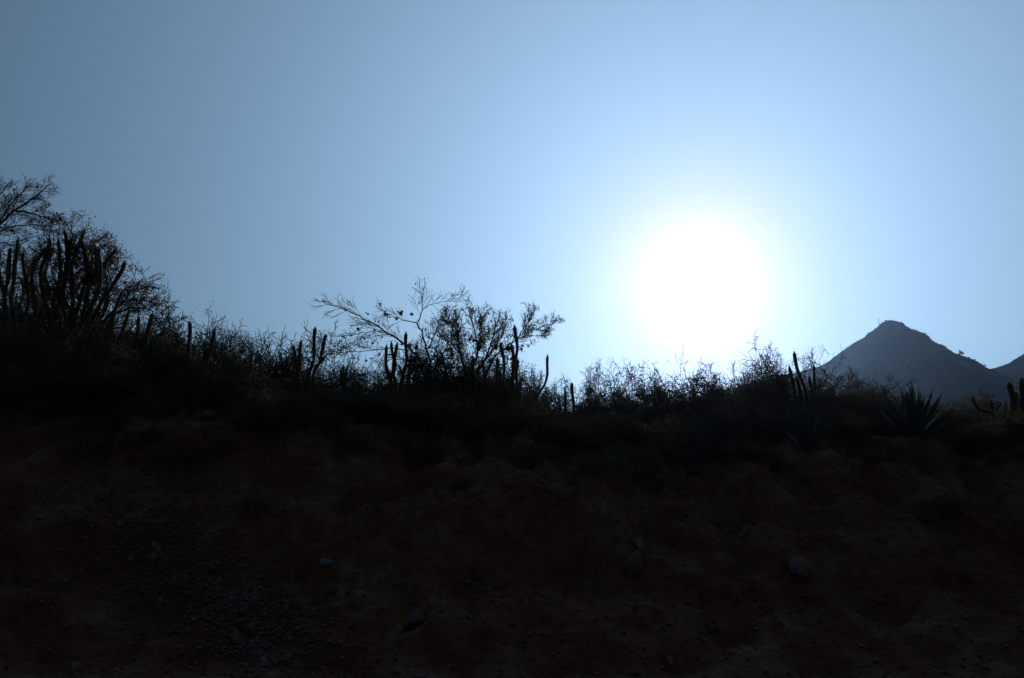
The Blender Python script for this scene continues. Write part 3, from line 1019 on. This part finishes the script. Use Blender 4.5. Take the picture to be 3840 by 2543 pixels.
def bush(kind, x, y, h, wid, rz, sx, row, tall=False):
    pr = PROTO[kind][cnt[kind] % len(PROTO[kind])]
    cnt[kind] += 1
    nm, lab = BLAB[kind]
    lab = ('tall spindly ' if tall else '') + lab + ' ' + next(w for a_, w in PLACE if sx < a_) + ', ' + ROWS[row]
    g = ground_point(x, y)
    g.z -= 0.02
    t = thing(nm, lab, 'bush', g, rz, lab.replace('bush', 'bushes', 1))
    s = h / pr[3]
    t.scale = (s * wid, s * wid, s)
    for n_, me in zip(('stems', 'twigs', 'leaves'), pr[:3]):
        o = link(n_, me, t)
        if n_ != 'stems':
            o['kind'] = 'stuff'
    return t


top_px = [(-200, 1090), (60, 1100), (200, 1090), (330, 1120), (430, 1180), (560, 1200), (640, 1172), (740, 1195), (800, 1225), (880, 1245), (940, 1245), (990, 1300), (1030, 1318), (1060, 1325), (1120, 1330), (1190, 1335), (1230, 1345), (1300, 1365), (1370, 1340), (1420, 1345), (1460, 1385),
          (1560, 1365), (1700, 1370), (1800, 1360), (1920, 1380), (1960, 1385), (2010, 1400), (2070, 1440), (2110, 1455), (2170, 1430), (2235, 1385), (2300, 1425), (2375, 1388), (2440, 1425), (2520, 1440), (2570, 1418), (2625, 1368), (2700, 1352), (2760, 1368), (2830, 1335), (2885, 1338), (2910, 1360), (2935, 1372),
          (3000, 1370), (3050, 1340), (3120, 1385), (3190, 1370), (3270, 1395), (3330, 1425), (3370, 1478), (3420, 1490), (3500, 1480), (3540, 1450), (3580, 1440), (3640, 1450), (3740, 1470), (3840, 1480), (4100, 1470)]
top_px = [(a, b + (75 if 2925 < a < 3080 else 22 if 2760 < a < 3150 else 0)) for a, b in top_px]
TX = np.array([a for a, b in top_px], dtype=float)
TY = np.array([b for a, b in top_px], dtype=float)
rb = random.Random(77)
kinds = {0: ('bare', 'dry', 'bare', 'bare', 'dry', 'bare', 'green'), 1: ('dry', 'bare', 'green', 'dry', 'bare'), 2: ('green', 'dry', 'green', 'bare', 'green'), 3: ('dry', 'green', 'dry', 'bare'), 4: ('dry', 'bare', 'green')}
for row, (Y0, drop, step) in enumerate([(17.6, 0, 78), (15.6, 55, 92), (13.9, 120, 105), (12.75, 0, 82), (11.6, 0, 70)]):
    sx = -60 + row * 37
    i = 0
    while sx < 3960:
        Y = Y0 + rb.uniform(-0.7, 0.7)
        ty = float(np.interp(sx, TX, TY)) + drop + rb.uniform(6, 58)
        p = at(sx, ty, Y)
        g = float(gz(p.x, p.y))
        h = p.z - g
        k = kinds[row][(i * 3 + row + rb.randrange(3)) % len(kinds[row])]
        if row == 4:
            h = rb.uniform(0.12, 0.34)
            p.y = Y = 12.4 - abs(rb.gauss(0, 0.9))
            p.x = at(sx, 1700, Y).x
        if row == 3:
            h = rb.uniform(0.3, 0.62)
            p.y = Y = 12.7 + rb.uniform(-0.45, 0.35)
            p.x = at(sx, 1600, Y).x
            if min(abs(sx - q) for q in (3425, 3020, 2670, 3270, 2030)) < 70:
                h = 0.0
        if 2950 < sx and row == 2:
            h *= 0.72
        if h > (0.1 if row == 4 else 0.25):
            bush(k, p.x, p.y, h, min(1.5, max(0.75, (0.95 if row < 4 else 0.5) / max(h, 0.4) * rb.uniform(0.9, 1.3))), rb.uniform(0, 6.28), sx, row)
        i += 1
        sx += step * rb.uniform(0.75, 1.25)
# tall spindly ones that stand above the line
for sx, ty, k in [(2238, 1378, 'bare'), (2372, 1384, 'dry'), (1075, 1240, 'bare'), (640, 1166, 'bare'), (2838, 1332, 'bare'), (2884, 1332, 'bare'), (3048, 1337, 'bare'), (2010, 1392, 'green'), (1655, 1275, 'bare'), (1610, 1330, 'dry'), (1695, 1305, 'bare'), (1880, 1320, 'dry'), (1530, 1340, 'bare'), (1820, 1330, 'green')]:
    p = at(sx, ty, 17.0)
    bush(k, p.x, p.y, p.z - float(gz(p.x, p.y)), 0.6, sx, sx, 0, True)

# ------------------------------------------------------------------ agaves


def agave_leaf_mesh():
    m = MB()
    n = 9
    vs, qs = [], []
    for i in range(n):
        t = i / (n - 1)
        w = 0.055 * (1 - t) ** 0.55 * (0.75 + 0.9 * t * (1 - t) * 2) + 0.001
        x = t
        z = 0.10 * t * t
        th = 0.020 * (1 - t) + 0.002
        vs += [(x, -w, z + w * 0.55), (x, 0, z + th * 0.2), (x, w, z + w * 0.55), (x, 0, z - th)]
    for i in range(n - 1):
        a, b = i * 4, i * 4 + 4
        for k in range(4):
            qs.append((a + k, a + (k + 1) % 4, b + (k + 1) % 4, b + k))
    m.add(vs, qs, None)
    # marginal teeth and tip spine
    for i in range(1, n - 1):
        for s in (0, 2):
            p = np.array(vs[i * 4 + s])
            sg = -1 if s == 0 else 1
            m.add([p + (0.012, 0, 0), p + (-0.012, 0, 0), p + (0.006, sg * 0.022, 0.004)], None, [(0, 1, 2)])
    m.add([np.array((1, 0, 0.1)) + (0, 0.003, 0), np.array((1, 0, 0.1)) - (0, 0.003, 0), (1.06, 0, 0.112)], None, [(0, 1, 2)])
    return m.mesh('leaf', M['agave'])


AGL = agave_leaf_mesh()


def agave(label, sx, sy, Y, L, n, seed, wide=1.0):
    b = at(sx, sy, Y)
    g = ground_point(b.x, Y)
    t = thing('agave', label, 'agave', g)
    r = random.Random(seed)
    m = MB()
    tube(m, [(0, 0, -0.1), (0, 0, 0.04), (0, 0, L * 0.12), (0, 0, L * 0.2)], [L * 0.16, L * 0.17, L * 0.12, L * 0.03], 10)
    m.build('heart', M['agave'], t)
    for i in range(n):
        f = i / (n - 1)
        o = link('leaf', AGL, t)
        el = R(8 + 74 * f ** 0.85 + r.uniform(-7, 7))
        az = i * 2.39996 + r.uniform(-0.12, 0.12)
        o.rotation_euler = (r.uniform(-0.15, 0.15), -el, az)
        s = L * r.uniform(0.85, 1.1) * (1 - 0.12 * f)
        o.scale = (s, s * wide * r.uniform(0.9, 1.1), s)
        o.location = (math.cos(az) * L * 0.08 * (1 - f), math.sin(az) * L * 0.08 * (1 - f), 0.03 + 0.1 * L * f)
    return t


agave('large spiky agave rosette in the scrub before the mountain', 3425, 1600, 12.95, 0.82, 44, 1, 1.2)
agave('middle-sized agave at the bank edge under the leaning cactus poles', 3020, 1690, 12.2, 0.62, 36, 2, 1.2)
agave('small agave at the bank edge in the sunlit gap', 2670, 1690, 12.25, 0.52, 34, 3)
agave('grey agave half buried in the scrub beside the large rosette', 3270, 1610, 13.2, 0.6, 32, 4)
agave('small agave tucked under scrub by the thin cactus posts', 2030, 1660, 12.5, 0.42, 30, 5)

# ------------------------------------------------------------------ stones


def stone_mesh(seed, mt, flat=0.7, sub=True):
    r = np.random.default_rng(seed)
    v, f = (IV2.copy(), IF2) if sub else (IV.copy(), IF)
    # cut by random planes for a broken, faceted look
    for _ in range(8):
        d = r.normal(size=3)
        d /= np.linalg.norm(d)
        c = r.uniform(0.28, 0.62)
        h = v @ d
        v = v - np.maximum(h - c, 0)[:, None] * d
    v = v * np.array([r.uniform(0.9, 1.3), r.uniform(0.7, 1.0), flat * r.uniform(0.7, 1.1)])
    v *= 0.95 / np.abs(v).max()
    v += r.normal(size=v.shape) * 0.02
    m = MB()
    m.add(v, None, f)
    return m.mesh('stone', mt, False)


STP = [stone_mesh(900 + i, M['stone']) for i in range(6)]
STB = [stone_mesh(950 + i, M['brownstone']) for i in range(6)]
rs = random.Random(5)


def stone(x, y, s, pale, label=None, cat='stone', grp=None, flat=1.0):
    o = link('rock' if s > 0.1 else 'stone', (STP if pale else STB)[rs.randrange(6)])
    z = float(gz(x, y))
    e = 0.25
    nv = Vector((-(float(gz(x + e, y)) - float(gz(x - e, y))) / (2 * e), -(float(gz(x, y + e)) - float(gz(x, y - e))) / (2 * e), 1)).normalized()
    q = Vector((0, 0, 1)).rotation_difference(nv) @ Quaternion((0, 0, 1), rs.uniform(0, 6.28))
    o.rotation_euler = q.to_euler()
    o.scale = (s, s, s * flat)
    o.location = Vector((x, y, z)) + nv * s * 0.06
    return tag(o, label, cat, grp)


def on_ray(sx, sy):
    """the point where a photo ray meets the bank"""
    d = ray(sx, sy)
    Yv = np.arange(7.0, 17.0, 0.04)
    hit = np.nonzero(EYE.z + d.z / d.y * Yv <= gz(d.x / d.y * Yv, Yv))[0]
    return EYE + d * ((Yv[hit[0]] if len(hit) else 11.0) / d.y)


special = [(3010, 2170, 0.17, True, 'rounded pale boulder half sunk in the bank face under the agaves'),
           (2385, 2040, 0.12, True, 'flat pale rock on the bank face'),
           (2370, 2110, 0.17, False, 'wedge of brown rock under the flat pale rock'),
           (3400, 1960, 0.10, True, 'pale rock on the bank below the large agave'),
           (380, 1870, 0.30, False, 'broad rock slab breaking out of the bank below the cactus thicket'),
           (670, 2190, 0.13, True, 'pale broken rock on the rubble streak'),
           (1560, 2350, 0.16, False, 'upright brown rock low on the bank'),
           (450, 1930, 0.22, False, 'cracked brown rock under the broad rock slab'),
           (280, 2505, 0.08, True, 'pale flat rock at the foot of the bank below the rubble streak')]
for sx, sy, s, pale, lab in special:
    p = on_ray(sx, sy)
    stone(p.x, p.y, s, pale, lab, 'rock')
for i in range(110):
    # the pale rubble streak below the thicket, then stones scattered over the whole face
    if i < 62:
        f = rs.random()
        sx = 520 + 560 * f + rs.gauss(0, 120)
        sy = 2030 + 420 * f + rs.gauss(0, 70)
        lab, grp = 'pale angular stone in the loose rubble streak on the bank', 'stones in the rubble streak'
        pale = True
    else:
        sx = rs.uniform(60, 3800)
        sy = rs.uniform(1780, 2520)
        pale = rs.random() < 0.4
        lab = 'pale stone lying alone on the dark bank face' if pale else 'brown stone bedded in the dark bank face'
        grp = 'pale scattered stones on the bank' if pale else 'brown scattered stones on the bank'
    p = on_ray(sx, min(sy, 2535))
    sz = rs.choice((0.03, 0.035, 0.04, 0.05, 0.06, 0.085))
    wd = 'pebble-sized' if sz < 0.036 else ('fist-sized' if sz < 0.055 else 'larger')
    stone(p.x, p.y, sz, pale, wd + ' ' + lab, 'stone', wd + ' ' + grp)

# gravel and clods too many to count
rg = np.random.default_rng(8)
for nm, mt, n, smin, smax in (('gravel', M['stone'], 8500, 0.007, 0.030), ('earth_clods', M['soil'], 5200, 0.010, 0.034)):
    m = MB()
    gx = rg.uniform(-9, 9, n)
    gy = rg.uniform(7.4, 12.8, n)
    k = n // 2
    if nm == 'gravel':
        f = rg.random(k)
        for j in range(k):
            p = on_ray(480 + 620 * f[j] + rg.normal() * 150, min(1990 + 470 * f[j] + rg.normal() * 90, 2560))
            gx[j], gy[j] = p.x, p.y
    gzv = gz(gx, gy)
    for j in range(n):
        s = smin + (smax - smin) * rg.random() ** 3
        v = IV * rg.uniform(0.6, 1.15, (12, 1)) * s * np.array([1.2, 1, 0.75])
        m.add(v + (gx[j], gy[j], gzv[j] + s * (0.3 if nm == 'gravel' else 0.05)), None, IF)
    tag(m.build(nm, mt, None, False), {'gravel': 'loose pale gravel scattered over the bank', 'earth_clods': 'crumbled brown earth clods on the bank'}[nm], 'gravel' if nm == 'gravel' else 'earth', kind='stuff')

# ------------------------------------------------------------------ dry grass, weeds and a fallen branch
m = MB()
n = 1500
gxs = rg.uniform(-9.5, 9.5, n)
gys = np.where(np.arange(n) % 3 > 0, rg.uniform(11.2, 13.6, n), rg.uniform(8.5, 12, n))
gzs = gz(gxs, gys)
for i in range(n):
    x, y, z = gxs[i], gys[i], gzs[i]
    nb = rg.integers(8, 18)
    for b in range(nb):
        a = rg.uniform(0, 6.28)
        l = rg.uniform(0.08, 0.26)
        ln = rg.uniform(0.15, 0.6)
        w = 0.0022
        p0 = np.array([x + rg.normal() * 0.02, y + rg.normal() * 0.02, z - 0.01])
        dr = np.array([math.cos(a) * ln, math.sin(a) * ln, 1])
        p1 = p0 + dr * l * 0.55
        p2 = p0 + dr * l + np.array([math.cos(a), math.sin(a), -0.5]) * l * 0.25
        sd = np.array([-math.sin(a), math.cos(a), 0]) * w
        m.add([p0 - sd, p0 + sd, p1 + sd, p1 - sd, p2], [(0, 1, 2, 3)], [(3, 2, 4)])
tag(m.build('dry_grass', M['grass'], None, False), 'thin dry grass tufts along the bank edge', 'grass', kind='stuff')

wp = on_ray(2475, 1760)
for k, (sx, sy, h, lab) in enumerate([(2478, 1775, 0.62, 'yellow-green weed sprig at the bank edge below the sun'), (2440, 1830, 0.4, 'short yellowish weed on the bank just below the tall sprig')]):
    b = on_ray(sx, sy)
    t = thing('weed', lab, 'weed', (b.x, b.y, float(gz(b.x, b.y))))
    p = Plant(60 + k, seg=0.05, jit=0.2, trop=0.12, rmin=0.0025, maxlvl=2, kids=(6, 4), ratio=(0.35, 0.6), ang=(25, 55), split=0.006)
    for j in range(4):
        p.grow((0, 0, -0.03), unit(np.array([math.cos(j * 1.6) * 0.35, math.sin(j * 1.6) * 0.35, 1])), h * (0.7 + 0.1 * j), 0.007)
    p.wood.build('stems', M['weed'], t)
    if p.twig.n:
        tag(p.twig.build('twigs', M['weed'], t), kind='stuff')
    mm = MB()
    src = np.array(p.mid + p.tips)
    leaf_quads(mm, src[rg.integers(0, len(src), 420)] + rg.normal(size=(420, 3)) * 0.015, 0.035, rg, 0.5)
    tag(mm.build('leaves', M['weed'], t), kind='stuff')

a = on_ray(1740, 2190)
b = on_ray(1830, 2240)
t = thing('fallen_branch', 'thin dead branch lying on the bank face', 'branch', (a.x, a.y, a.z))
p = Plant(70, seg=0.05, jit=0.08, trop=0.0, rmin=0.003, maxlvl=3, kids=(3, 2), ratio=(0.2, 0.35), ang=(30, 60), split=0.008)
p.limb([Vector((0, 0, 0.03)), (b - a) * 0.5 + Vector((0, 0, 0.05)), (b - a) + Vector((0, 0, 0.03))], 0.02, 0.009, 0.25, 2)
p.wood.build('stem', M['bark'], t)
if p.twig.n:
    tag(p.twig.build('twigs', M['twig'], t), kind='stuff')
